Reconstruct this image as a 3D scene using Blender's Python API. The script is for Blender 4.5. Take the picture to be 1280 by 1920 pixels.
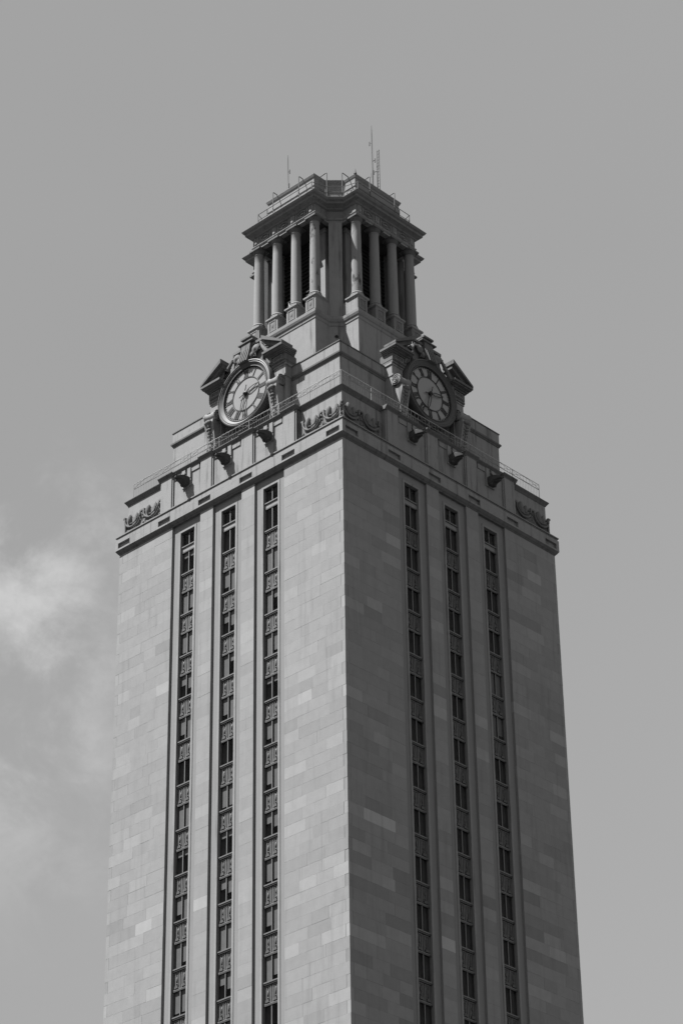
import bpy, math, random
from mathutils import Vector, Matrix
random.seed(7)
S = bpy.context.scene
for o in list(bpy.data.objects): bpy.data.objects.remove(o)
COL = S.collection
PI = math.pi

# ------------------------------------------------------------------ camera
cam_d = bpy.data.cameras.new('camera'); cam = bpy.data.objects.new('camera', cam_d); COL.objects.link(cam)
yaw, pitch, roll = 2.32726882, 0.553306041, -0.0143614904
cy, sy, cp, sp = math.cos(yaw), math.sin(yaw), math.cos(pitch), math.sin(pitch)
fw = Vector((cy*cp, sy*cp, sp)); rt = Vector((sy, -cy, 0)); up = rt.cross(fw)
r_ = math.cos(roll)*rt + math.sin(roll)*up; u_ = -math.sin(roll)*rt + math.cos(roll)*up
Mx = Matrix.Identity(4)
for i in range(3):
    Mx[i][0], Mx[i][1], Mx[i][2] = r_[i], u_[i], -fw[i]
Mx[0][3], Mx[1][3], Mx[2][3] = 94.2192635, -99.4560655, 1.7
cam.matrix_world = Mx
cam_d.sensor_fit = 'HORIZONTAL'; cam_d.sensor_width = 36.0
cam_d.lens = 5105.68469/1280*36
cam_d.clip_start = 0.5; cam_d.clip_end = 6000
S.camera = cam

# ------------------------------------------------------------------ sky, sun, exposure
SUNV = Vector((-0.63, -1.0, 2.05)).normalized()
elev = math.asin(SUNV.z)
SKYC = 1.35
W = bpy.data.worlds.new('World'); S.world = W; W.use_nodes = True
nt = W.node_tree; nt.nodes.clear()
def N(t, ty, **kw):
    n = t.nodes.new(ty)
    for k, v in kw.items(): setattr(n, k, v)
    return n
out = N(nt, 'ShaderNodeOutputWorld'); bg = N(nt, 'ShaderNodeBackground'); bg.inputs['Strength'].default_value = 0.0515
sky = N(nt, 'ShaderNodeTexSky'); sky.sky_type = 'NISHITA'; sky.sun_disc = False
sky.sun_elevation = elev; sky.sun_rotation = math.atan2(SUNV.x, SUNV.y)
sky.air_density = 1.0; sky.dust_density = 2.5; sky.ozone_density = 1.0
bw = N(nt, 'ShaderNodeRGBToBW'); nt.links.new(sky.outputs[0], bw.inputs[0])
tc = N(nt, 'ShaderNodeTexCoord')
def math_node(t, op, a, b=None, c=None, clamp=False):
    n = N(t, 'ShaderNodeMath', operation=op); n.use_clamp = clamp
    for i, v in enumerate((a, b, c)):
        if v is None: continue
        if isinstance(v, (int, float)): n.inputs[i].default_value = v
        else: t.links.new(v, n.inputs[i])
    return n.outputs[0]
def vdot(t, vec, d):
    n = N(t, 'ShaderNodeVectorMath', operation='DOT_PRODUCT'); t.links.new(vec, n.inputs[0]); n.inputs[1].default_value = d
    return n.outputs['Value']
# thin cloud banks low in the north-west of the sky, breaking up towards the zenith
mp = N(nt, 'ShaderNodeMapping'); mp.inputs['Scale'].default_value = (1.0, 1.0, 1.35)
nt.links.new(tc.outputs['Generated'], mp.inputs['Vector'])
nz = N(nt, 'ShaderNodeTexNoise'); nz.inputs['Scale'].default_value = 17; nz.inputs['Detail'].default_value = 9; nz.inputs['Roughness'].default_value = .62; nz.inputs['Distortion'].default_value = .35
nt.links.new(mp.outputs[0], nz.inputs['Vector'])
nz2 = N(nt, 'ShaderNodeTexNoise'); nz2.inputs['Scale'].default_value = 5.0; nz2.inputs['Detail'].default_value = 3
nt.links.new(mp.outputs[0], nz2.inputs['Vector'])
def smooth(t, v, a, b):
    n = N(t, 'ShaderNodeMapRange', interpolation_type='SMOOTHSTEP'); t.links.new(v, n.inputs[0])
    n.inputs[1].default_value = a; n.inputs[2].default_value = b
    return n.outputs[0]
left = (-rt).normalized()
side = vdot(nt, tc.outputs['Generated'], tuple(left))
zed = vdot(nt, tc.outputs['Generated'], (0, 0, 1))
m_side = smooth(nt, side, 0.055, 0.105)
m_low = math_node(nt, 'MULTIPLY', smooth(nt, zed, 0.555, 0.515), smooth(nt, zed, 0.36, 0.49))
dens = smooth(nt, nz.outputs['Fac'], 0.41, 0.72)
cl = math_node(nt, 'MULTIPLY', math_node(nt, 'MULTIPLY', m_side, m_low), dens)
veil = math_node(nt, 'MULTIPLY', math_node(nt, 'MULTIPLY_ADD', nz2.outputs['Fac'], 0.08, 0.96), math_node(nt, 'MULTIPLY_ADD', side, -0.42, 1.0))
base = math_node(nt, 'MULTIPLY', math_node(nt, 'MULTIPLY_ADD', bw.outputs[0], 0.75, SKYC), veil)
skyv = math_node(nt, 'MULTIPLY_ADD', cl, 1.7, base)
nt.links.new(skyv, bg.inputs['Color']); nt.links.new(bg.outputs[0], out.inputs['Surface'])

sd = bpy.data.lights.new('sun', 'SUN'); sd.energy = 5.0; sd.angle = math.radians(0.53); sd.color = (1, 1, 1)
sun = bpy.data.objects.new('sun', sd); COL.objects.link(sun)
sun.rotation_euler = SUNV.to_track_quat('Z', 'Y').to_euler(); sun.location = (-60, -90, 200)
S.view_settings.view_transform = 'Standard'; S.view_settings.look = 'None'
S.view_settings.exposure = 1.38; S.view_settings.gamma = 1.0; S.view_settings.use_curve_mapping = False

# ------------------------------------------------------------------ materials (the photograph is black and white: all greys)
def g(v): return (v, v, v, 1)
def stone(name, base, mott=.10, streak=.12, blotch=0.0, bsc=3.1, rough=.92, bump=.25, tone=False):
    m = bpy.data.materials.new(name); m.use_nodes = True; t = m.node_tree
    b = t.nodes['Principled BSDF']; b.inputs['Roughness'].default_value = rough; b.inputs['Specular IOR Level'].default_value = .2
    geo = N(t, 'ShaderNodeNewGeometry'); pos = geo.outputs['Position']
    def noise(scale, detail=5, vs=(1, 1, 1), rg=.55):
        q = N(t, 'ShaderNodeMapping'); q.inputs['Scale'].default_value = vs; t.links.new(pos, q.inputs['Vector'])
        n = N(t, 'ShaderNodeTexNoise'); n.inputs['Scale'].default_value = scale; n.inputs['Detail'].default_value = detail; n.inputs['Roughness'].default_value = rg
        t.links.new(q.outputs[0], n.inputs['Vector']); return n.outputs['Fac']
    n1 = noise(2.2, 6); n2 = noise(1.0, 5, (3.5, 3.5, .28)); n3 = noise(14, 4)
    v = math_node(t, 'MULTIPLY_ADD', n1, 2*mott, 1-mott)
    v = math_node(t, 'MULTIPLY', v, math_node(t, 'MULTIPLY_ADD', n3, .12, .94))
    s = smooth(t, n2, .50, .78)
    v = math_node(t, 'MULTIPLY', v, math_node(t, 'MULTIPLY_ADD', s, -2*streak, 1.0))
    if blotch:
        n4 = noise(bsc, 8, (1.6, 1.6, .7), .7); s4 = smooth(t, n4, .56, .66) if bsc > 2 else smooth(t, n4, .54, .64)
        v = math_node(t, 'MULTIPLY', v, math_node(t, 'MULTIPLY_ADD', s4, -blotch, 1.0))
    if tone:
        a1 = N(t, 'ShaderNodeAttribute', attribute_type='GEOMETRY', attribute_name='tone')
        a2 = N(t, 'ShaderNodeAttribute', attribute_type='OBJECT', attribute_name='tone')
        s_ = math_node(t, 'ADD', a1.outputs['Fac'], a2.outputs['Fac'])
        v = math_node(t, 'MULTIPLY', v, math_node(t, 'ADD', s_, 1.0))
    v = math_node(t, 'MULTIPLY', v, base)
    t.links.new(v, b.inputs['Base Color'])
    bp = N(t, 'ShaderNodeBump'); bp.inputs['Strength'].default_value = bump; bp.inputs['Distance'].default_value = .02
    t.links.new(n3, bp.inputs['Height']); t.links.new(bp.outputs[0], b.inputs['Normal'])
    return m
def plain(name, base, rough=.5, metal=0.0, var=.15, scale=6, spec=.5):
    m = bpy.data.materials.new(name); m.use_nodes = True; t = m.node_tree
    b = t.nodes['Principled BSDF']; b.inputs['Roughness'].default_value = rough; b.inputs['Metallic'].default_value = metal
    b.inputs['Specular IOR Level'].default_value = spec
    geo = N(t, 'ShaderNodeNewGeometry')
    n = N(t, 'ShaderNodeTexNoise'); n.inputs['Scale'].default_value = scale; n.inputs['Detail'].default_value = 5
    t.links.new(geo.outputs['Position'], n.inputs['Vector'])
    v = math_node(t, 'MULTIPLY', math_node(t, 'MULTIPLY_ADD', n.outputs['Fac'], 2*var, 1-var), base)
    t.links.new(v, b.inputs['Base Color'])
    return m
A = 0.187
M_ash = stone('ashlar_limestone', A, .11, .07, tone=True)
M_core = stone('mortar_and_backing', A*.86, .06, .04)
M_stone = stone('smooth_limestone', A, .11, .26, blotch=.16)
M_trim = stone('weathered_limestone', A*.92, .12, .18)
M_carve = stone('shaded_carving_limestone', A*.66, .22, .2, blotch=.45, bsc=4.5)  # blotchy stone, its tone lowered to deepen the shadows of the carving
M_dirty = stone('stained_limestone', A*.80, .2, .25, blotch=.3)
M_col = stone('column_limestone', A*.98, .08, .10)
M_colst = stone('lichen_stained_column', A*.95, .10, .12, blotch=.75, bsc=1.3)
M_spand = plain('grey_metal_spandrel', .11, .55, .0, .3, 9)
M_spdk = plain('darkened_metal_ornament', .035, .6, .0, .3, 9)
M_frame = plain('painted_window_frame', .085, .5)
M_dkframe = plain('dark_window_rail', .022, .5)
M_blind = plain('window_blind', .15, .9, 0, .2, 3)
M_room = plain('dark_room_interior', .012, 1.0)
M_dial = plain('opal_clock_glass', .18, .35, 0, .05, 8)
M_black = plain('black_clock_iron', .018, .55, 0, .2, 9, .3)
M_garg = stone('stained_shaded_limestone', .05, .25, .2)  # stained stone, darkened further to stand in for shade on the spouts
M_grime = stone('sooty_limestone', .10, .2, .2, blotch=.25)
M_bcor = stone('grey_weathered_cornice', .135, .2, .2, blotch=.25)
M_soff = stone('portico_soffit_shade', .045, .2, .1)  # deep portico shade put into the ceiling colour against bounced light
M_case = plain('dark_bronze_clock_case', .045, .65, .0, .25, 6)
M_rail = plain('stainless_rail', .20, .4, .3, .1)
M_trail = plain('sunlit_top_rail', .36, .4, .0, .1)  # paler than the other rails: sunlight on the top put into its colour
M_mast = plain('dark_galvanised_mast', .03, .6, .2, .2)
M_wrail = plain('grey_roof_rail', .05, .6, .2)
M_openshade = plain('dark_opening_shade', .012, .8, 0, .3, 9, .15)  # near-black sheet standing in for the shade inside the belfry openings
M_roof = stone('roof_membrane', .2, .1, .0)
M_lamp = plain('pale_lamp_housing', .5, .5)
mg = bpy.data.materials.new('window_glass'); mg.use_nodes = True; t = mg.node_tree; t.nodes.clear()
o_ = N(t, 'ShaderNodeOutputMaterial'); mxs = N(t, 'ShaderNodeMixShader'); tr = N(t, 'ShaderNodeBsdfTransparent'); gl = N(t, 'ShaderNodeBsdfGlossy')
tr.inputs[0].default_value = g(.72); gl.inputs[0].default_value = g(.25); gl.inputs['Roughness'].default_value = .06
lw0 = N(t, 'ShaderNodeLayerWeight'); lw0.inputs[0].default_value = .5
lw1 = math_node(t, 'MULTIPLY_ADD', math_node(t, 'POWER', lw0.outputs['Facing'], 4.0), .55, .04)
t.links.new(lw1, mxs.inputs[0]); t.links.new(tr.outputs[0], mxs.inputs[1]); t.links.new(gl.outputs[0], mxs.inputs[2]); t.links.new(mxs.outputs[0], o_.inputs[0])
M_glass = mg
M_ground = stone('campus_ground', .045, .25, .0, blotch=.3, bump=.6)

# ------------------------------------------------------------------ mesh builder
class MB:
    def __init__(s): s.v = []; s.f = []; s.t = []
    def box(s, x0, x1, o0, o1, z0, z1, tone=None):       # face frame: x along the wall, o = outward, z up
        i = len(s.v)
        for z in (z0, z1):
            for (x, o) in ((x0, o1), (x1, o1), (x1, o0), (x0, o0)): s.v.append((x, -o, z))
        s.f += [(i, i+1, i+5, i+4), (i+1, i+2, i+6, i+5), (i+2, i+3, i+7, i+6), (i+3, i, i+4, i+7), (i+3, i+2, i+1, i), (i+4, i+5, i+6, i+7)]
        if tone is not None: s.t += [tone]*6
        return s
    def loft(s, rings, close=True, caps=True):
        i = len(s.v); n = len(rings[0])
        for r in rings: s.v += [tuple(p) for p in r]
        for a in range(len(rings)-1):
            for b in range(n if close else n-1):
                c = (b+1) % n
                s.f.append((i+a*n+b, i+a*n+c, i+(a+1)*n+c, i+(a+1)*n+b))
        if caps:
            s.f.append(tuple(i+n-1-k for k in range(n))); s.f.append(tuple(i+(len(rings)-1)*n+k for k in range(n)))
        return s
    def sq(s, prof):                                        # square plan moulding, prof = [(half, z)...]
        return s.loft([[(-h, -h, z), (h, -h, z), (h, h, z), (-h, h, z)] for h, z in prof])
    def plan(s, prof):                                      # cross plan with chamfered re-entrant corners, prof = [(z, half, out, inn)]
        R = []
        for z, h, o, i_ in prof:
            ring = []
            for k in range(4):
                for (x, y) in ((-h, -o), (h, -o), (h, -i_), (i_, -h)):
                    c, s_ = ((1, 0), (0, 1), (-1, 0), (0, -1))[k]
                    ring.append((c*x-s_*y, s_*x+c*y, z))
            R.append(ring)
        return s.loft(R)
    def lathe(s, prof, n=16, axis='z', c=(0, 0, 0), caps=True):   # prof [(r, h)]
        R = []
        for r, h in prof:
            ring = []
            for k in range(n):
                a = 2*PI*k/n; p, q = r*math.cos(a), r*math.sin(a)
                if axis == 'z': P = (p, q, h)
                elif axis == 'o': P = (p, -h, q)            # axis outward
                else: P = (h, p, q)                         # axis x
                ring.append((P[0]+c[0], P[1]-c[1], P[2]+c[2]))
            R.append(ring)
        return s.loft(R, caps=caps)
    def tube(s, pts, r, n=6, close=False):
        pts = [Vector((p[0], -p[1], p[2])) for p in pts]; R = []
        for k, p in enumerate(pts):
            a = pts[max(k-1, 0)]; b = pts[min(k+1, len(pts)-1)]; d = (b-a).normalized()
            ref = Vector((0, 0, 1)) if abs(d.z) < .9 else Vector((1, 0, 0))
            e1 = d.cross(ref).normalized(); e2 = d.cross(e1)
            rr = r[k] if isinstance(r, (list, tuple)) else r
            R.append([tuple(p+e1*rr*math.cos(2*PI*j/n)+e2*rr*math.sin(2*PI*j/n)) for j in range(n)])
        return s.loft(R)
    def blob(s, c, r, n=10, m=6, rough=0.0):
        prof = []
        R = []
        for a in range(m+1):
            th = PI*(a/m-.5); ring = []
            for k in range(n):
                ph = 2*PI*k/n; q = 1+rough*random.uniform(-1, 1)
                cc = max(math.cos(th), .02)
                ring.append((c[0]+r[0]*cc*math.cos(ph)*q, -(c[1]+r[1]*cc*math.sin(ph)*q), c[2]+r[2]*math.sin(th)))
            R.append(ring)
        return s.loft(R)
    def extrude(s, pts, x0, x1, axis='x'):                  # polygon in (o,z) extruded along x, or in (x,z) extruded along o
        if axis == 'x': return s.loft([[(x0, -o, z) for o, z in pts], [(x1, -o, z) for o, z in pts]])
        return s.loft([[(x, -x0, z) for x, z in pts], [(x, -x1, z) for x, z in pts]])
    def mesh(s, name, mat, smooth=False):
        me = bpy.data.meshes.new(name); me.from_pydata(s.v, [], s.f); me.materials.append(mat)
        if s.t and len(s.t) == len(s.f):
            a = me.attributes.new('tone', 'FLOAT', 'FACE'); a.data.foreach_set('value', s.t)
        import bmesh
        bm = bmesh.new(); bm.from_mesh(me); bmesh.ops.recalc_face_normals(bm, faces=bm.faces); bm.to_mesh(me); bm.free()
        if smooth:
            me.polygons.foreach_set('use_smooth', [True]*len(me.polygons)); me.set_sharp_from_angle(angle=math.radians(38))
        return me
def put(name, me, parent=None, loc=(0, 0, 0), k=0, rz=0.0, **pr):     # loc in face frame (x, out, z) of face k
    o = bpy.data.objects.new(name, me); COL.objects.link(o)
    c, s_ = ((1, 0), (0, 1), (-1, 0), (0, -1))[k]; x, y = loc[0], -loc[1]
    o.location = (c*x-s_*y, s_*x+c*y, loc[2]); o.rotation_euler = (0, 0, k*PI/2+rz)
    if parent: o.parent = parent
    for a, b in pr.items(): o[a] = b
    return o
def sub(name, me, parent, loc=(0, 0, 0)):                              # sub-part, loc in its parent's frame
    o = bpy.data.objects.new(name, me); COL.objects.link(o); o.location = (loc[0], -loc[1], loc[2]); o.parent = parent
    return o
def root(name, label, cat, loc=(0, 0, 0), group=None):
    o = bpy.data.objects.new(name, None); COL.objects.link(o); o.location = loc
    o['label'] = label; o['category'] = cat
    if group: o['group'] = group
    return o

# ------------------------------------------------------------------ ground
gm = MB(); gm.loft([[(-3000, -3000, -2), (3000, -3000, -2), (3000, 3000, -2), (-3000, 3000, -2)], [(-3000, -3000, 0), (3000, -3000, 0), (3000, 3000, 0), (-3000, 3000, 0)]])
go = put('ground', gm.mesh('ground', M_ground)); go['kind'] = 'structure'

# ------------------------------------------------------------------ tower shaft
T = root('clock_tower', 'tall square limestone clock tower with columned belfry, seen from one corner', 'tower')
CX = (-3.35, 0.0, 3.35); RW, OW = 1.16, .565; E1, EG = 8.86, 8.70; ZT = 82.7; FP = 2.655; TOPZ = 83.30; CH = FP/4
def notch_plan(z, opening):
    R = []
    for k in range(4):
        c, s_ = ((1, 0), (0, 1), (-1, 0), (0, -1))[k]; q = 8.990
        pts = [(-q, -q)]
        for cx in CX:
            pts += [(cx-RW, -q), (cx-RW, -E1)]
            d = 7.9 if opening else E1
            pts += [(cx-OW, -E1), (cx-OW, -d), (cx+OW, -d), (cx+OW, -E1)]
            pts += [(cx+RW, -E1), (cx+RW, -q)]
        for x, y in pts: R.append((c*x-s_*y, s_*x+c*y, z))
    return R
put('shaft_wall', MB().loft([notch_plan(0, True), notch_plan(ZT, True)]).mesh('shaft_wall', M_core), T)
put('shaft_head', MB().loft([notch_plan(ZT, False), notch_plan(83.42, False)]).mesh('shaft_head', M_core), T)
# dark lining of the rooms behind the glass
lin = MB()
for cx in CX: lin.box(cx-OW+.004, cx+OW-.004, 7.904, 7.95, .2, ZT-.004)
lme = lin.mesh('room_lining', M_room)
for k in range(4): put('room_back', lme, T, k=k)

# ashlar blocks
blocks = []
camp = Mx.translation
def tone():
    r = random.random()
    if r < .02: return random.uniform(.13, .24)
    if r < .11: return random.uniform(.06, .13)
    if r < .19: return random.uniform(-.11, -.05)
    return random.gauss(0, .026)
ncour = int(TOPZ/CH)
for k in range(4):
    rowdrift = 0
    for c in range(ncour):
        z1 = TOPZ-c*CH; z0 = z1-CH; par = c % 2
        rowtone = random.gauss(0, .018)
        zones = [(-9+(0 if par else .262), -4.51), (-2.19, -1.16), (1.16, 2.19), (4.51, 9-(.262 if par else 0))]
        for a, b in zones:
            w = b-a; cuts = [a]
            if w > 2:
                n = random.choice((3, 3, 4, 4, 2 if random.random() < .3 else 3)); ws = [random.uniform(.75, 1.35) for _ in range(n)]; s_ = sum(ws); x = a
                for q in ws[:-1]: x += w*q/s_; cuts.append(x)
            cuts.append(b)
            for x0, x1 in zip(cuts, cuts[1:]):
                blocks.append([k, x0, x1, z0, z1, (tone()+rowtone)*((2.3 if z0 < 62 else 1.4) if k == 1 else (1.3 if z0 < 62 else 1.0)), random.uniform(0, .006)])
def vis(b):
    k, x0, x1, z0, z1 = b[:5]
    if k > 1 or z0 < 49.8: return -1
    c, s_ = ((1, 0), (0, 1))[k]; x, y = (x0+x1)/2, -9
    p = Vector((c*x-s_*y, s_*x+c*y, (z0+z1)/2)); d = (p-camp).length
    return (x1-x0)*(z1-z0)/d**2
order = sorted(range(len(blocks)), key=lambda i: -vis(blocks[i])); single = set(order[:300])
J = .0016; cache = {}; stuff = {k: MB() for k in range(4)}
for i, (k, x0, x1, z0, z1, tn, pr) in enumerate(blocks):
    if i in single:
        w = round((x1-x0)/.06)*.06-2*J
        w = min(w, (x1-x0)-2*J) if w > (x1-x0) else (x1-x0)-2*J
        key = round(w, 2)
        if key not in cache:
            m_ = MB(); e = .003; o1 = 0.0
            hw, hh = w/2, CH/2-J
            ring = lambda q, o: [(-hw+q, -o, -hh+q), (hw-q, -o, -hh+q), (hw-q, -o, hh-q), (-hw+q, -o, hh-q)]
            m_.loft([ring(0, -.25), ring(0, -e), ring(e, 0)])
            cache[key] = m_.mesh('stone_block', M_ash)
        o = put('stone_block', cache[key], T, ((x0+x1)/2, 9.0+pr, (z0+z1)/2), k); o['tone'] = tn
    else:
        stuff[k].box(x0+J, x1-J, 8.75, 9.0+pr, z0+J, z1-J, tn)
for k in range(4):
    put('ashlar_blocks', stuff[k].mesh('ashlar_blocks', M_ash), T, k=k, kind='stuff')

# window strips ------------------------------------------------------------
sur = MB()                                                   # stone architrave with a raised inner fillet
for s_ in (-1, 1):
    a, b = sorted((s_*(OW+.004), s_*(OW+.14))); sur.box(a, b, 8.6, E1+.035, .01, ZT+.13)
    a, b = sorted((s_*(OW+.143), s_*(OW+.17))); sur.box(a, b, 8.7, E1+.018, .01, ZT+.16)
sur.box(-OW-.001, OW+.001, 8.6, E1+.035, ZT+.003, ZT+.13)
sur_me = sur.mesh('window_surround', M_stone)
# jointed facing stones of the architrave
NF = 19
fr = MB()
def ring_frame(m, x0, x1, z0, z1, t_, o0, o1):
    m.box(x0, x0+t_, o0, o1, z0, z1); m.box(x1-t_, x1, o0, o1, z0, z1)
    m.box(x0+t_, x1-t_, o0, o1, z0, z0+t_); m.box(x0+t_, x1-t_, o0, o1, z1-t_, z1)
WH = FP-1.11
def win_meshes(h):
    a = MB(); ring_frame(a, -OW+.01, OW-.01, 0.006, h-.006, .045, -.05, .03)
    b = MB().box(-.03, .03, -.04, .05, .053, h-.053)
    p = MB(); p.v = [(-OW+.056, 0, .052), (OW-.056, 0, .052), (OW-.056, 0, h-.052), (-OW+.056, 0, h-.052)]; p.f = [(0, 1, 2, 3)]
    s_ = MB().box(-OW+.012, OW-.012, .032, .12, .008, .075)
    hd = MB().box(-OW+.012, OW-.012, .032, .075, h-.085, h-.01)
    return (a.mesh('window_frame', M_frame), b.mesh('mullion', M_frame), p.mesh('pane', M_glass), s_.mesh('sill', M_frame), hd.mesh('head_rail', M_dkframe))
wm = win_meshes(WH); wm_top = win_meshes(82.69-81.70)
def blind_mesh(h, x0, x1, slant=0):
    m = MB(); n = 12
    m.v += [(x0, .0, -h), (x1, .0, -h-slant), (x1, .0, 0), (x0, .0, 0)]; m.f.append((0, 1, 2, 3))
    return m.mesh('blind', M_blind)
blinds = [[blind_mesh(h, -OW+.07, -.05), blind_mesh(h2, .05, OW-.07)] for h, h2 in ((1.35, 1.35), (1.0, 1.35), (.6, .9), (1.35, .5), (1.2, 1.2), (.35, .35), (1.35, 1.1))]
# carved spandrel: frame, two panels with relief and a little bracket at the foot of each
sp_ = MB(); H = 1.11
sp_.box(-OW+.006, OW-.006, -.10, 0, .002, H-.002)
spf = MB(); spf.box(-OW+.008, OW-.008, .002, .07, .004, .05)
for c in (-.275, .275):
    ring_frame(spf, c-.23, c+.23, .10, H-.11, .035, .001, .035)
    spf.box(c-.11, c-.08, .001, .030, .26, H-.20); spf.box(c+.08, c+.11, .001, .030, .26, H-.20)
sp_me = sp_.mesh('spandrel_panel', M_spdk); spf_me = spf.mesh('panel_frame', M_spand)
lip_me = MB().box(-OW+.008, OW-.008, .002, .09, H-.075, H-.004).mesh('dark_lip', M_dkframe)
def orn(seed):
    random.seed(seed); m = MB()
    for c in (0,):
        m.extrude([(c-.14, .09), (c+.14, .09), (c+.09, .23), (c-.09, .23)], .003, .10, 'o')
        m.blob((c+random.uniform(-.02, .02), .015, .58+random.uniform(-.05, .08)), (.055, .05, random.uniform(.12, .24)), 8, 5, .15)
        m.blob((c, .015, .36), (.05, .04, .05), 8, 4, .1)
        if seed % 2: m.tube([(c-.05, .02, .40), (c+.05, .03, .60), (c-.04, .02, .85)], .016, 5)
    return m.mesh('relief_ornament', M_spdk, True)
orns = [orn(i) for i in range(4)]
random.seed(21)
sp_vis_top = 79.89
tr_me = MB().box(-OW+.006, OW-.006, -.08, .06, .004, .262).mesh('transom', M_stone)
def window(k, cx, z, h, ms, bl):
    w = put('window', ms[0], T, (cx, EG, z), k)
    for n, m_ in zip(('mullion', 'pane', 'sill', 'head_rail'), ms[1:]): sub(n, m_, w)
    if bl:
        for q, b in enumerate(bl): sub('blind', b, w, (0, -.035-.008*q, h-.06))
    return w
for k in range(4):
    for cx in CX:
        put('window_surround', sur_me, T, (cx, 0, 0), k)
        if k > 1:       # faces turned away from the camera: the same bays without their loose fittings
            pass
        put('transom', tr_me, T, (cx, EG, 81.43), k)
        window(k, cx, 81.70, .99, wm_top, None)
        window(k, cx, sp_vis_top, 1.54, wm, random.choice(blinds[2:6]) if k == 0 and random.random() < .5 else None)
        for f in range(14 if k < 2 else 6):
            zt = sp_vis_top-f*FP
            s1 = put('spandrel_panel', sp_me, T, (cx, EG, zt-1.11), k)
            sub('panel_frame', spf_me, s1); sub('relief_ornament', random.choice(orns), s1, (-.275, 0, 0)); sub('relief_ornament', random.choice(orns), s1, (.275, 0, 0)); sub('dark_lip', lip_me, s1)
            bl = random.choice(blinds)
            window(k, cx, zt-FP, WH, wm, None if random.random() < (.12, .93)[k % 2] else bl)
# floors below what the photograph shows: same bays, joined
nf0 = {0: 14, 1: 14, 2: 6, 3: 6}
for k in range(4):
    lowf = MB(); lowp = MB()
    for cx in CX:
        f = nf0[k]
        while sp_vis_top-(f+1)*FP > .3:
            zt = sp_vis_top-f*FP
            lowf.box(cx-OW+.006, cx+OW-.006, EG-.1, EG, zt-1.11, zt); lowf.box(cx-.03, cx+.03, EG-.04, EG+.05, zt-FP, zt-1.115)
            lowp.box(cx-OW+.01, cx-.032, EG-.02, EG-.008, zt-FP+.004, zt-1.115); lowp.box(cx+.032, cx+OW-.01, EG-.02, EG-.008, zt-FP+.004, zt-1.115)
            f += 1
    put('lower_spandrels', lowf.mesh('lower_spandrels', M_spand), T, k=k, kind='stuff')
    put('lower_panes', lowp.mesh('lower_panes', M_glass), T, k=k, kind='stuff')

# ------------------------------------------------------------------ main cornice and attic
put('cornice_bed_moulding', MB().sq([(8.6, 83.29), (9.02, 83.295), (9.05, 83.34), (9.055, 83.37), (9.08, 83.375), (9.13, 83.44), (9.18, 83.53), (9.195, 83.548), (8.6, 83.55)]).mesh('cornice_bed_moulding', M_grime), T)
put('cornice_core', MB().sq([(9.06, 83.551), (9.06, 84.29), (9.02, 84.295), (9.02, 84.36), (9.16, 84.362), (9.16, 84.40), (9.10, 84.402), (9.10, 84.43), (9.215, 84.435), (9.215, 84.50), (9.15, 84.54), (8.0, 84.56)]).mesh('cornice_core', M_trim), T)
PX = (-8.46, -5.03, -1.68, 1.68, 5.03, 8.46)
fa = MB(); a0, a1 = -9.205+.145, 9.205
fa.box(a0, a1, 9.062, 9.205, 83.552, 83.66); fa.box(a0, a1, 9.062, 9.205, 84.02, 84.29)
edges = [a0]
for p in PX: edges += [p-.5, p+.5]
edges.append(a1)
for i in range(0, len(edges), 2): fa.box(edges[i], edges[i+1], 9.062, 9.205, 83.663, 84.017)
fa_me = fa.mesh('fascia', M_stone)
pan = MB()
pan.loft([[(-.5, 0, 0), (.5, 0, 0), (.5, 0, .354), (-.5, 0, .354)], [(-.46, -.012, .04), (.46, -.012, .04), (.46, -.012, .314), (-.46, -.012, .314)]])
pan_me = pan.mesh('recessed_panel', M_trim)
for k in range(4):
    put('fascia', fa_me, T, k=k)
    for p in PX: put('recessed_panel', pan_me, T, (p, 9.063, 83.663), k)
put('attic_wall', MB().sq([(8.72, 84.5), (8.72, 86.70)]).mesh('attic_wall', M_stone), T)
put('parapet_coping', MB().sq([(8.73, 86.66), (8.76, 86.70), (8.79, 86.76), (8.86, 86.86), (8.90, 86.92), (8.90, 86.96), (8.3, 86.98)]).mesh('parapet_coping', M_grime), T)
cen = MB(); cen.box(-5.53, 5.53, 8.5, 8.98, 84.545, 86.72)
for c in CX: cen.box(c-1.02, c-.36, 8.97, 9.03, 86.42, 86.72); cen.box(c+.36, c+1.02, 8.97, 9.03, 86.42, 86.72)
cen_me = cen.mesh('attic_bay_wall', M_stone)
pil = MB().box(-.44, .44, 8.9, 9.12, 84.546, 86.72); pil.box(-.53, .53, 8.9, 9.06, 84.547, 86.719)
pil_me = pil.mesh('pilaster', M_stone)
cop = MB()
def cop_run(x0, x1, o):
    cop.extrude([(8.4, 86.722), (o-.15, 86.722), (o-.13, 86.78), (o-.07, 86.84), (o, 86.92), (o, 86.965), (8.4, 86.99)], x0, x1)
cop.v = []; xs = [-5.62, -4.42, -2.25, -1.1, 1.1, 2.25, 4.42, 5.62]
for i in range(7): cop_run(xs[i]+(.001 if i else 0), xs[i+1]-.001, 9.27 if i % 2 == 0 else 9.16)
cop_me = cop.mesh('attic_coping', M_grime)
strap = MB(); strap.box(-.36, -.09, 8.97, 9.10, 86.02, 86.70); strap.box(.09, .36, 8.97, 9.10, 86.02, 86.70); strap.box(-.36, .36, 8.97, 9.07, 85.5, 86.019)
strap_me = strap.mesh('strap_block', M_stone)
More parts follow.
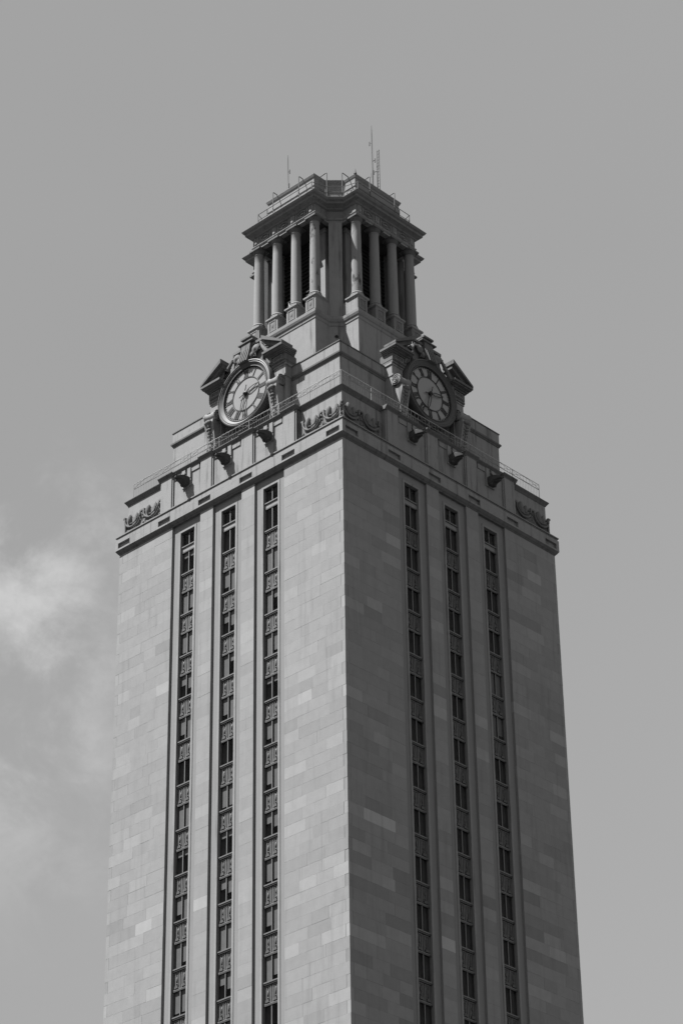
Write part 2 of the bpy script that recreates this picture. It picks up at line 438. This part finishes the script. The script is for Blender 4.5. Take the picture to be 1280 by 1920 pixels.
# gargoyle: carved beast head spout
ga = MB()
def sec(o, zc, w, h, t=.7): return [(w*c_, -o, zc+h*s_) for c_, s_ in ((-1, -t), (-t, -1), (t, -1), (1, -t), (1, t), (t, 1), (-t, 1), (-1, t))]
ga.loft([sec(0, 0, .27, .30), sec(.15, .0, .28, .30), sec(.32, .03, .25, .24), sec(.45, .06, .24, .20), sec(.58, .05, .20, .15), sec(.72, .02, .15, .11), sec(.85, -.01, .11, .08), sec(.90, -.01, .07, .05)])
ga.loft([sec(.38, -.14, .15, .05), sec(.6, -.16, .12, .045), sec(.76, -.14, .08, .03)])
for s_ in (-1, 1):
    ga.tube([(s_*.20, .36, .20), (s_*.26, .30, .36), (s_*.24, .24, .42)], [.07, .05, .01], 6)
    ga.blob((s_*.13, .60, .17), (.05, .06, .05), 6, 4)
    ga.blob((s_*.16, .2, -.26), (.09, .12, .10), 6, 4)
    ga.tube([(s_*.06, .8, .04), (s_*.09, .93, .10), (s_*.06, .97, .16)], [.04, .03, .01], 5)
ga_me = ga.mesh('gargoyle', M_garg, True)
# corner scroll relief
def wave(m, x0, x1):
    n = 2; wd = (x1-x0)/n; zt, zb = 1.22, .32
    m.box(x0, x1, -.08, .02, 0, .30)
    for i in range(n):
        c = x0+wd*(i+.5); r = wd*.40
        arc = []; arc2 = []; arc3 = []
        for q in range(13):
            a = PI*(1+q/12); arc.append((c+r*math.cos(a), .13, zb+.28+r*.95+r*1.0*math.sin(a)-.12)); arc2.append((c+r*.72*math.cos(a), .12, zb+.2+r*.95+r*.72*math.sin(a)))
        arc = [(c-r-.03, .08, zt)]+arc+[(c+r+.03, .08, zt)]
        m.tube(arc, .06, 6); m.tube(arc2, .04, 6)
        zc = zb+.16+r*.95
        m.extrude([(c+(r+.02)*math.cos(PI*(1+q/12)), zc+(r+.02)*math.sin(PI*(1+q/12))) for q in range(13)], .0, .06, 'o')
        m.blob((c-.26, .08, zc-.06), (.15, .17, .36), 12, 8, .03); m.blob((c+.26, .05, zc-.06), (.13, .09, .33), 12, 8, .03)
        m.box(x0+wd*i-(.0 if i else -.02), x0+wd*i+.20, .0, .14, zt-.03, zt+.07)
        m.box(x0+wd*(i+1)-.20, x0+wd*(i+1)-.002, .0, .14, zt-.031, zt+.071)
        m.box(x0+wd*i+.02, x0+wd*(i+1)-.02, -.06, .03, .28, 1.0)
        for q in range(16):
            a = random.uniform(0, 1); xx = x0+wd*i+a*.45-.22+wd*(q % 2)
            if x0+.05 < xx < x1-.05: m.blob((xx, .03, random.uniform(.25, 1.0)), (.07, .07, .08), 6, 4, .2)
        m.tube([(c-.5, .08, .30), (c-.2, .10, .22), (c+.3, .08, .28)], .05, 5)
wv = MB(); wave(wv, 5.72, 8.93); wv_me = wv.mesh('scroll_relief', M_carve, True)
wv2 = MB(); wave(wv2, -8.93, -5.72); wv2_me = wv2.mesh('scroll_relief', M_carve, True)
for k in range(4):
    put('attic_bay_wall', cen_me, T, k=k); put('attic_coping', cop_me, T, k=k)
    for c in (-5.0, -1.675, 1.675, 5.0): put('pilaster', pil_me, T, (c, 0, 0), k)
    for c in CX:
        put('strap_block', strap_me, T, (c, 0, 0), k)
        put('gargoyle', ga_me, T, (c, 9.06, 85.85), k)
    put('scroll_relief', wv_me, T, (0, 8.76, 84.55), k); put('scroll_relief', wv2_me, T, (0, 8.76, 84.55), k)
put('observation_deck', MB().sq([(8.6, 86.6), (8.6, 86.9)]).mesh('observation_deck', M_roof), T)

# ------------------------------------------------------------------ set-back block
put('setback_block', MB().sq([(6.9, 86.8), (6.9, 90.90), (6.93, 90.905), (6.93, 91.785)]).mesh('setback_block', M_stone), T)
put('setback_ledge', MB().sq([(6.89, 90.80), (6.95, 90.85), (6.96, 90.90), (7.02, 90.96), (7.03, 91.06), (6.92, 91.10)]).mesh('setback_ledge', M_grime), T)
put('setback_coping', MB().sq([(6.92, 91.775), (6.97, 91.79), (6.97, 91.85), (6.9, 91.86)]).mesh('setback_coping', M_grime), T)
# ------------------------------------------------------------------ aedicule + clock on each side
back = MB(); back.box(-3.0, 3.0, 6.5, 7.12, 86.9, 92.75); back.box(-1.2, 1.2, 6.5, 7.42, 92.3, 94.60); back.extrude([(-2.0, 92.7), (2.0, 92.7), (1.2, 94.3), (-1.2, 94.3)], 6.4, 7.25, 'o')
back.box(-1.24, 1.24, 7.0, 7.5, 94.45, 94.62)
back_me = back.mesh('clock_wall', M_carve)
pier = MB(); pier.box(-.46, .46, 6.6, 7.46, 86.9, 91.90); pier.box(-.50, .50, 6.6, 7.56, 90.98, 91.10); pier.box(-.52, .52, 6.6, 7.50, 91.78, 91.9)
pier_me = pier.mesh('clock_pier', M_stone)
def entab(s_):
    m = MB(); x0, x1 = sorted((s_*1.95, s_*3.16))
    m.box(x0, x1, 6.6, 7.56, 91.90, 92.05); m.box(x0+.02, x1-.02, 6.6, 7.50, 92.05, 92.10)
    m.box(x0, x1, 6.6, 7.56, 92.10, 92.56)
    xi = s_*1.80
    for (o, xo, z0, z1) in ((7.66, 3.22, 92.56, 92.64), (7.78, 3.28, 92.642, 92.72), (7.96, 3.34, 92.722, 92.80), (8.06, 3.39, 92.802, 92.95)):
        a, b = sorted((xi+s_*(7.96-o)*.3, s_*xo)); m.box(a, b, 6.8, o, z0, z1)
    # raking cornice, broken towards the middle
    e = .19
    xo = 3.40
    pts = [(s_*xo, 92.955), (s_*xo, 93.10), (s_*1.70, 94.22), (s_*1.70, 93.95)]
    m.extrude(pts, 7.15, 8.07, 'o')
    pts = [(s_*(xo-.25), 92.957), (s_*(xo-.2), 93.02), (s_*1.76, 93.945), (s_*1.76, 93.70), (s_*2.9, 92.957)]
    m.extrude(pts, 7.15, 7.86, 'o')
    pts = [(s_*2.9, 92.958), (s_*1.82, 93.69), (s_*1.82, 92.958)]
    m.extrude(pts, 7.0, 7.58, 'o')
    fm = MB(); x0, x1 = sorted((s_*2.25, s_*2.95))
    ring_frame(fm, x0, x1, 92.17, 92.5, .05, 7.562, 7.60)
    return m.mesh('broken_pediment', M_grime), fm.mesh('panel_moulding', M_trim)
ent = {s_: entab(s_) for s_ in (-1, 1)}
# scroll bracket: roll with spiral ends on a tapering, leaf-carved console
con = MB()
con.extrude([(7.3, 88.0), (7.75, 88.0), (7.82, 88.6), (7.98, 89.5), (8.10, 90.0), (8.05, 90.25), (7.3, 90.25)], -.34, .34)
con.box(-.42, .42, 7.3, 7.86, 86.9, 88.0); con.box(-.45, .45, 7.3, 7.92, 87.85, 88.02)
con_me = con.mesh('console', M_stone)
leaf = MB(); random.seed(5)
for i in range(9):
    z = 88.15+i*.21; o = 7.78+.32*(i/8)**1.5
    leaf.blob((random.uniform(-.04, .04), o, z), (.10+.05*math.sin(i), .09, .12), 8, 5, .2)
    for s_ in (-1, 1): leaf.blob((s_*(.13+.04*(i % 2)), o-.02, z+.05), (.07, .06, .09), 6, 4, .2)
leaf.blob((0, 8.12, 90.05), (.3, .16, .16), 10, 6, .08)
for s_ in (-1, 1): leaf.box(*sorted((s_*.28, s_*.335)), 7.6, 7.9, 88.05, 88.4)
leaf_me = leaf.mesh('carved_leaf', M_carve, True)
rollm = MB(); rollm.lathe([(.34, -.46), (.36, -.40), (.30, -.30), (.27, 0), (.30, .30), (.36, .40), (.34, .46)], 18, 'x', (0, 7.72, 90.62))
rollm_me = rollm.mesh('scroll_roll', M_stone, True)
spi = MB()
pts = []
for q in range(34):
    a = q*.42; r = .33-.27*q/33; pts.append((0, 7.72+r*math.cos(a), 90.62+r*math.sin(a)))
spi.tube(pts, .035, 5); spi.blob((0, 7.72, 90.62), (.05, .06, .06), 6, 4)
spi_me = spi.mesh('spiral', M_stone, True)
# keystone over the clock, with a two-step cap, fluted front and a shell on either side
key = MB()
key.extrude([(7.2, 93.2), (7.95, 93.2), (7.80, 93.7), (7.68, 94.2), (7.62, 94.7), (7.2, 94.7)], -.36, .36)
for i in range(4): key.extrude([(7.9, 93.22), (7.99, 93.22), (7.84, 93.75), (7.7, 94.22), (7.6, 94.22)], -.30+i*.16, -.22+i*.16)
key.box(-.62, .62, 6.9, 7.70, 94.70, 94.78); key.box(-.34, .34, 6.9, 7.55, 94.78, 95.02); key.box(-.42, .42, 6.9, 7.66, 95.02, 95.14)
key_me = key.mesh('keystone', M_grime)
random.seed(9); crests = {}
for s_ in (-1, 1):
    crest = MB()
    crest.lathe([(.02, 0), (.24, .02), (.27, .14), (.12, .2), (.05, .24)], 12, 'o', (s_*.78, 7.5, 93.95))
    pts = [(s_*(.78+(.30-.009*q)*math.cos(q*.4)), 7.6, 93.95+(.30-.009*q)*math.sin(q*.4)) for q in range(30)]
    crest.tube(pts, .04, 5)
    crest.tube([(s_*1.1, 7.5, 94.35), (s_*1.3, 7.55, 93.9), (s_*1.62, 7.6, 93.45), (s_*1.95, 7.6, 92.9), (s_*2.1, 7.55, 92.3)], [.06, .10, .13, .14, .08], 7)
    for q in range(12):
        a = q/11; crest.blob((s_*(1.0+1.1*a+random.uniform(-.05, .05)), 7.5, 94.2-1.8*a*a-.1*random.random()), (.10, .12, .10), 6, 4, .2)
    crest.blob((s_*.55, 7.62, 93.60), (.16, .16, .22), 8, 5, .1); crest.box(*sorted((s_*.42, s_*.72)), 7.3, 7.66, 93.42, 93.5)
    crests[s_] = crest.mesh('carved_crest', M_carve, True)
# panel below the clock
low = MB(); low.box(-1.75, 1.75, 6.9, 7.2, 86.9, 89.6); low.box(-1.3, 1.3, 7.0, 7.34, 88.15, 88.3)
for i in range(22): low.blob((random.uniform(-1.1, 1.1), 7.22, random.uniform(87.3, 88.1)), (.16, .12, .12), 6, 4, .2)
low_me = low.mesh('panel_under_clock', M_grime)
# clock
RC = 2.22; CZ = 91.12
case = MB(); case.lathe([(RC-.08, -.9), (RC-.08, -.20), (RC-.02, -.15)], 48, 'o'); case_me = case.mesh('clock_case', M_case, True)
bez = MB(); bez.lathe([(RC, -.25), (RC+.03, -.02), (RC-.02, .10), (RC-.06, .18), (RC-.12, .20), (RC-.17, .15), (RC-.22, .17), (RC-.34, .08), (RC-.40, .05), (RC-.42, .09), (RC-.46, .09), (RC-.47, -.02)], 64, 'o', caps=False)
bez_me = bez.mesh('bezel', M_case, True)
RD = RC-.46
dia = MB(); dia.lathe([(RD+.03, -.12), (RD+.03, -.035)], 64, 'o'); dia_me = dia.mesh('dial', M_dial)
def annul(m, r0, r1, o0, o1, n=64): return m.lathe([(r0, o0), (r0, o1), (r1, o1), (r1, o0)], n, 'o', caps=False)
rg = MB(); annul(rg, RD-.045, RD+.01, -.04, .01); annul(rg, 1.07, 1.12, -.04, .0)
for q in range(60):
    a = 2*PI*q/60; c_, s_ = math.cos(a), math.sin(a)
    rg.tube([(c_*(RD-.13), -.02, s_*(RD-.13)), (c_*(RD-.05), -.02, s_*(RD-.05))], .016, 4)
rg_me = rg.mesh('minute_track', M_black)
ROM = ['XII', 'I', 'II', 'III', 'IIII', 'V', 'VI', 'VII', 'VIII', 'IX', 'X', 'XI']
def numeral(txt):
    m = MB(); wd = {'I': .085, 'V': .20, 'X': .20}; tot = sum(wd[c] for c in txt); x = -tot/2; z0, z1 = 1.16, RD-.15; w = .028
    def bar(xa, xb, w):
        m.loft([[(xa-w, 0, z0), (xa+w, 0, z0), (xb+w, 0, z1), (xb-w, 0, z1)], [(xa-w, -.03, z0), (xa+w, -.03, z0), (xb+w, -.03, z1), (xb-w, -.03, z1)]])
    for c in txt:
        q = wd[c]; a, b = x+.025, x+q-.025
        if c == 'I': bar(x+q/2, x+q/2, .032)
        elif c == 'V': bar((a+b)/2, a+.01, .036); bar((a+b)/2, b-.01, .018)
        else: bar(b-.01, a+.01, .036); bar(a+.01, b-.01, .018)
        x += q
    m.box(-tot/2, tot/2, .0, .028, z0-.012, z0+.015); m.box(-tot/2, tot/2, .0, .028, z1-.015, z1+.012)
    return m.mesh('numeral', M_black)
nums = [numeral(t_) for t_ in ROM]
def hand(L, w, tail):
    m = MB()
    for s_ in (-1, 1): m.tube([(0, .0, .08), (s_*w, .0, L*.30), (s_*w*.85, .0, L*.62), (0, 0, L*.92)], .026, 5)
    m.tube([(0, 0, L*.88), (0, 0, L)], [.03, .008], 5); m.tube([(0, 0, -.05), (0, 0, -tail)], [.035, .02], 5); m.blob((0, 0, -tail), (.04, .03, .06), 6, 4)
    return m
hh_me = hand(1.18, .11, .45).mesh('hour_hand', M_black); mh_me = hand(1.50, .10, .50).mesh('minute_hand', M_black)
hub_me = MB().lathe([(.14, -.04), (.14, .10), (.09, .13), (.04, .17)], 16, 'o').mesh('hub', M_black, True)
for k in range(4):
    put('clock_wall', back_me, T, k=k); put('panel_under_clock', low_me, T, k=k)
    put('keystone', key_me, T, k=k)
    for s_ in (-1, 1):
        put('clock_pier', pier_me, T, (s_*2.65, 0, 0), k)
        put('carved_crest', crests[s_], T, k=k)
        e = put('broken_pediment', ent[s_][0], T, k=k); sub('panel_moulding', ent[s_][1], e)
        c = put('console', con_me, T, (s_*2.62, 0, 0), k)
        sub('carved_leaf', leaf_me, c); sub('scroll_roll', rollm_me, c); sub('spiral', spi_me, c, (-.475, 0, 0)); sub('spiral', spi_me, c, (.475, 0, 0))
    cl_ = put('clock', case_me, T, (0, 7.62, CZ), k)
    for n, m_ in (('bezel', bez_me), ('dial', dia_me), ('minute_track', rg_me), ('hub', hub_me)): sub(n, m_, cl_)
    for i, m_ in enumerate(nums):
        o = sub('numeral', m_, cl_, (0, -.035, 0)); o.rotation_euler = (0, i*PI/6, 0)
    o = sub('hour_hand', hh_me, cl_, (0, .05, 0)); o.rotation_euler = (0, (2+32/60)/12*2*PI, 0)
    o = sub('minute_hand', mh_me, cl_, (0, .09, 0)); o.rotation_euler = (0, 32.5/60*2*PI, 0)

# ------------------------------------------------------------------ belfry
put('setback_roof', MB().sq([(6.6, 91.2), (6.6, 91.5)]).mesh('setback_roof', M_roof), T)
put('podium', MB().plan([(91.4, 2.83, 4.64, 3.38), (96.70, 2.83, 4.64, 3.38)]).mesh('podium', M_stone), T)
put('podium_cornice', MB().plan([(96.64, 2.84, 4.65, 3.40), (96.70, 2.87, 4.68, 3.43), (96.86, 2.88, 4.69, 3.44), (96.92, 2.94, 4.75, 3.5), (97.06, 2.99, 4.80, 3.55), (97.24, 3.0, 4.81, 3.56), (97.30, 2.90, 4.71, 3.46)]).mesh('podium_cornice', M_trim), T)
PC = (-2.4, -.8, .8, 2.4); PO = 4.18
ped = MB(); ped.box(-.42, .42, -.42, .42, 0, 1.02); ped.box(-.47, .47, -.47, .47, -.0, .12)
ped.loft([[(-h, -h, z), (h, -h, z), (h, h, z), (-h, h, z)] for h, z in ((.42, 1.0), (.46, 1.06), (.52, 1.10), (.52, 1.20), (.46, 1.26))])
ring_frame(ped, -.30, .30, .2, .95, .05, .421, .46)
ped_me = ped.mesh('pedestal', M_stone)
seal = MB().box(-.2, .2, .421, .435, .27, .88)
seal.blob((0, .43, .62), (.13, .03, .2), 8, 6, .1); seal_me = seal.mesh('seal_relief', M_carve, True)
base_me = MB().lathe([(.44, 0), (.46, .06), (.44, .13), (.37, .16), (.36, .2), (.40, .24), (.38, .30), (.345, .33)], 24).mesh('column_base', M_stone, True)
shaft_prof = [(.335-.05*(i/8)**1.6, i*(5.22/8)) for i in range(9)]
def shaft_me(mat): return MB().lathe(shaft_prof+[(.30, 5.24), (.32, 5.28), (.30, 5.32)], 28).mesh('column_shaft', mat, True)
sh1, sh2 = shaft_me(M_col), shaft_me(M_colst)
cap = MB(); cap.lathe([(.285, 0), (.30, .06), (.33, .10), (.40, .20), (.43, .26)], 24); cap.box(-.44, .44, -.44, .44, .26, .38)
cap_me = cap.mesh('capital', M_grime, True)
ZB = 97.30
for k in range(4):
    for i, x in enumerate(PC):
        p = put('pedestal', ped_me, T, (x, PO, ZB), k); sub('seal_relief', seal_me, p)
        st = (k == 0 and i == 3) or (k == 1 and i == 0)
        c = put('column', sh2 if st else sh1, T, (x, PO, ZB+1.58), k)
        sub('column_base', base_me, c, (0, 0, -.33)); sub('capital', cap_me, c, (0, 0, 5.32))
# corner piers (chamfered) with antae, and dark slatted screens added for the shade in the open bays
pr = MB()
cp_ = [(2.62, -3.20), (2.79, -3.37), (3.37, -2.79), (3.20, -2.62), (2.3, -2.3)]
pr.loft([[(x, y, ZB-.02) for x, y in cp_], [(x, y, 104.5) for x, y in cp_]])
pr_me = pr.mesh('corner_pier', M_stone)
def anta(s_):
    m = MB(); a, b = sorted((s_*1.54, s_*2.31)); m.box(a, b, 2.3, 3.20, ZB-.01, 104.5); m.box(a-.04, b+.04, 2.3, 3.25, ZB-.01, ZB+1.05); m.box(a-.04, b+.04, 2.3, 3.25, 104.12, 104.3)
    return m.mesh('anta', M_stone)
an_me, an2_me = anta(1), anta(-1)
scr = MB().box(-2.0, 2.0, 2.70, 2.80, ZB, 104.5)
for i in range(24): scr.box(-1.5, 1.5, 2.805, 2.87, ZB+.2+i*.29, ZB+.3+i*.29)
scr_me = scr.mesh('belfry_shade_screen', M_openshade)
pret_me = MB().box(-.42, .42, -.18, .155, -.01, 1.0).mesh('pedestal_return', M_stone)
for k in range(4):
    put('corner_pier', pr_me, T, k=k); put('anta', an_me, T, k=k); put('anta', an2_me, T, k=k); put('belfry_shade_screen', scr_me, T, k=k)
    for s_ in (-1, 1): put('pedestal_return', pret_me, T, (s_*2.41, 3.60, ZB), k)
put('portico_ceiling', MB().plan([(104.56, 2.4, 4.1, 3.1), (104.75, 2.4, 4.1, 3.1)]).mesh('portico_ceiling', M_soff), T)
put('architrave', MB().plan([(104.58, 2.68, 4.44, 3.34), (104.72, 2.68, 4.44, 3.34), (104.725, 2.71, 4.47, 3.37), (104.80, 2.76, 4.52, 3.42), (104.84, 2.76, 4.52, 3.42), (104.845, 2.69, 4.45, 3.35)]).mesh('architrave', M_stone), T)
put('frieze', MB().plan([(104.80, 2.68, 4.44, 3.34), (105.46, 2.68, 4.44, 3.34)]).mesh('frieze', M_dirty), T)
put('belfry_cornice', MB().plan([(105.45, 2.70, 4.46, 3.40), (105.50, 2.78, 4.55, 3.46), (105.58, 2.80, 4.57, 3.48), (105.66, 2.93, 4.72, 3.60), (105.70, 3.00, 4.83, 3.70), (105.84, 3.02, 4.85, 3.72), (105.90, 3.10, 4.95, 3.80), (106.02, 3.16, 5.02, 3.86), (106.05, 3.16, 5.02, 3.86), (106.06, 3.0, 4.85, 3.7)]).mesh('belfry_cornice', M_bcor), T)
put('belfry_attic', MB().plan([(106.0, 2.0, 3.80, 2.84), (107.55, 2.0, 3.80, 2.84), (107.6, 2.05, 3.85, 2.88), (107.66, 2.0, 3.80, 2.84), (108.20, 2.0, 3.80, 2.84), (108.26, 2.04, 3.86, 2.88), (108.42, 2.10, 3.92, 2.94), (108.46, 2.10, 3.92, 2.94), (108.50, 1.9, 3.7, 2.8)]).mesh('belfry_attic', M_trim), T)
put('attic_step', MB().plan([(106.03, 2.35, 4.15, 3.12), (107.05, 2.35, 4.15, 3.12), (107.12, 2.28, 4.08, 3.06)]).mesh('attic_step', M_stone), T)
# frieze ornament: bracket + rosette over each column, oval swag frames between
trig = MB()
for xx in (-.12, .0, .12): trig.box(xx-.04, xx+.04, 0, .07, .18, .60)
trig.box(-.18, .18, 0, .04, .02, .62); trig_me = trig.mesh('triglyph', M_stone)
ros = MB().lathe([(.11, 0), (.12, .03), (.08, .05), (.09, .07), (.03, .09)], 10, 'o'); ros_me = ros.mesh('rosette', M_stone, True)
sw = MB()
pts = [(.34*math.cos(a), .05, .34+.20*math.sin(a)) for a in [2*PI*q/20 for q in range(21)]]
sw.tube(pts, .035, 5)
for s_ in (-1, 1): sw.box(*sorted((s_*.44, s_*.50)), 0, .05, .08, .6)
sw.box(-.44, .44, 0, .015, .08, .13); sw.blob((0, .03, .34), (.16, .06, .08), 8, 5, .15)
sw_me = sw.mesh('frieze_panel', M_trim, True)
for k in range(4):
    for x in PC:
        x_ = x*.985
        tg = put('triglyph', trig_me, T, (x_, 4.44, 104.84), k); sub('rosette', ros_me, tg, (0, .04, .15))
    for x in (-1.6, 0, 1.6): put('frieze_panel', sw_me, T, (x, 4.44, 104.84), k)

# ------------------------------------------------------------------ deck fence (one run along each visible side)
def fence(k, label):
    R = root('deck_fence', label, 'railing', (0, 0, 86.95), 'stainless fences along the observation deck')
    R.rotation_euler = (0, 0, k*PI/2)
    x0, x1, o = -8.5, 8.5, 8.52
    def P(n, m): ob = bpy.data.objects.new(n, m); COL.objects.link(ob); ob.parent = R; return ob
    P('top_rail', MB().tube([(x0, o, 1.28), (x1, o, 1.28)], .018, 6).mesh('top_rail', M_trail, True))
    P('middle_rail', MB().tube([(x0, o, .92), (x1, o, .92)], .02, 5).mesh('middle_rail', M_rail, True))
    P('bottom_rail', MB().tube([(x0, o, .12), (x1, o, .12)], .02, 5).mesh('bottom_rail', M_rail, True))
    pk = MB(); n = 118
    for i in range(n+1):
        x = x0+(x1-x0)*i/n; pk.tube([(x, o, .12), (x, o, .92 if i % 2 else 1.28)], .008, 4)
    P('pickets', pk.mesh('pickets', M_rail))
    pm = MB().box(-.012, .012, -.012, .012, 0, 1.30).mesh('post', M_rail)
    for i in range(8):
        ob = P('post', pm); ob.location = (x0+(x1-x0)*i/7, -o, 0)
    arc = MB()
    for i in range(7):
        a, b = x0+(x1-x0)*i/7, x0+(x1-x0)*(i+1)/7
        arc.tube([(a+(b-a)*q/10, o, .95+.30*math.sin(PI*q/10)) for q in range(11)], .012, 4)
        arc.tube([(a+(b-a)*q/10, o, 1.25-.30*math.sin(PI*q/10)) for q in range(11)], .010, 4)
    P('curved_bars', arc.mesh('curved_bars', M_rail))
fence(0, 'thin steel fence above the sunlit left face of the observation deck')
fence(1, 'steel fence with bright top rail above the shaded right face of the deck')

# ------------------------------------------------------------------ roof rail and davit posts around the belfry attic
R = root('roof_railing', 'thin pipe guard rail with tall hooked posts around the belfry roof', 'railing', (0, 0, 106.05))
def P(n, m, par=R):
    ob = bpy.data.objects.new(n, m); COL.objects.link(ob); ob.parent = par; return ob
ringp = []
def rot(k, x, y):
    c, s_ = ((1, 0), (0, 1), (-1, 0), (0, -1))[k]; return (c*x-s_*y, s_*x+c*y)
loop = []
for k in range(4):
    for x, y in ((-2.35, -4.35), (2.35, -4.35), (2.62, -3.42), (3.42, -2.62)): loop.append(rot(k, x, y))
def seg(m, a, b, z, r=.022): m.tube([(a[0], -a[1], z), (b[0], -b[1], z)], r, 5)
tr_ = MB(); mr_ = MB()
for i in range(16):
    a, b = loop[i], loop[(i+1) % 16]
    seg(tr_, a, b, 1.32); seg(mr_, a, b, .85, .018)
P('top_rail', tr_.mesh('top_rail', M_wrail)); P('middle_rail', mr_.mesh('middle_rail', M_wrail))
pm = MB().tube([(0, 0, 0), (0, 0, 1.34)], .028, 6).mesh('post', M_wrail)
for i in range(16):
    ob = P('post', pm); ob.location = (loop[i][0], loop[i][1], 0)
dav = MB().tube([(0, 0, 0), (0, 0, 2.46), (0, -.06, 2.5), (0, -.62, 2.46)], .03, 6).mesh('hooked_post', M_wrail)
for k in range(4):
    for x in (-1.13, 1.13):
        ob = P('hooked_post', dav); x_, y_ = rot(k, x, -4.25); ob.location = (x_, y_, 0); ob.rotation_euler = (0, 0, k*PI/2)
    for (x, y, a) in ((2.62, -3.29, PI/2), (3.29, -2.62, 0)):
        ob = P('hooked_post', dav); x_, y_ = rot(k, x, y); ob.location = (x_, y_, 0); ob.rotation_euler = (0, 0, k*PI/2+a)

# ------------------------------------------------------------------ antennas
def antenna(loc, h, label, bits, lattice=False):
    A_ = root('radio_antenna', label, 'antenna', loc, 'antennas on the belfry roof')
    if lattice:
        lad = MB()
        for s_ in (-1, 1): lad.tube([(s_*.10, 0, 0), (s_*.07, 0, h)], .03, 5)
        P('mast', lad.mesh('mast', M_mast), A_)
        rg_ = MB().tube([(-.12, 0, 0), (.12, 0, 0)], .014, 4).mesh('rung', M_mast)
        for i in range(int(h/.24)):
            ob = P('rung', rg_, A_); ob.location = (0, 0, .2+i*.24)
    else:
        P('mast', MB().tube([(0, 0, 0), (0, 0, h*.45), (0, 0, h*.46), (0, 0, h*.9), (0, 0, h)], [.065, .06, .045, .03, .014], 6).mesh('mast', M_mast, True), A_)
    P('base_plate', MB().box(-.2, .2, -.2, .2, -.05, .04).mesh('base_plate', M_mast), A_)
    for z, l in bits:
        b = MB().tube([(0, 0, 0), (l, -l*.3, .03)], .022, 5); b.tube([(l, -l*.3, -.16), (l, -l*.3, .16)], .032, 6)
        ob = P('cross_arm', b.mesh('cross_arm', M_mast, True), A_); ob.location = (0, 0, z)
antenna((-1.87, -2.17, 108.45), 4.7, 'short slim whip antenna on the left of the belfry roof', ((3.3, .12), (2.2, .08), (1.4, -.12)))
antenna((2.38, 1.18, 108.45), 6.65, 'tallest slim antenna mast rising above the belfry roof', ((5.2, -.16), (3.7, .2), (2.6, -.06), (1.2, .2)))
antenna((2.66, 1.44, 108.45), 4.6, 'dark ladder-like lattice mast beside the tallest antenna', ((2.9, -.3), (1.3, -.3)), True)
# small lightning finial on the roof edge
f = root('lightning_rod', 'tiny pointed lightning rod on the right front corner of the roof', 'lightning rod', (3.88, -2.05, 108.46))
P('rod', MB().tube([(0, 0, 0), (0, 0, .18), (0, 0, .42)], [.06, .05, .01], 6).mesh('rod', M_mast, True), f)
P('rod_base', MB().lathe([(.09, -.01), (.09, .04), (.05, .06)], 8).mesh('rod_base', M_mast), f)

fl = root('floodlight', 'small pale floodlight standing between two columns on the left side of the belfry', 'floodlight', (-.15, -3.75, 97.3))
P('stand', MB().tube([(0, 0, 0), (0, 0, 2.05)], .03, 6).mesh('stand', M_mast, True), fl)
P('lamp_head', MB().loft([[(-.07, -.05, 1.95), (.09, -.05, 1.95), (.09, .05, 1.95), (-.07, .05, 1.95)], [(-.10, -.08, 2.35), (-.04, -.08, 2.42), (-.04, .06, 2.42), (-.10, .06, 2.35)]]).mesh('lamp_head', M_lamp), fl)

dh = MB().lathe([(.12, 0), (.12, .03), (.07, .035), (.07, .0)], 10, 'o').mesh('drain_outlet', M_black)
for k in range(4):
    o = put('drain_outlet', dh, T, (3.105, 3.105, 95.9), k, PI/4)
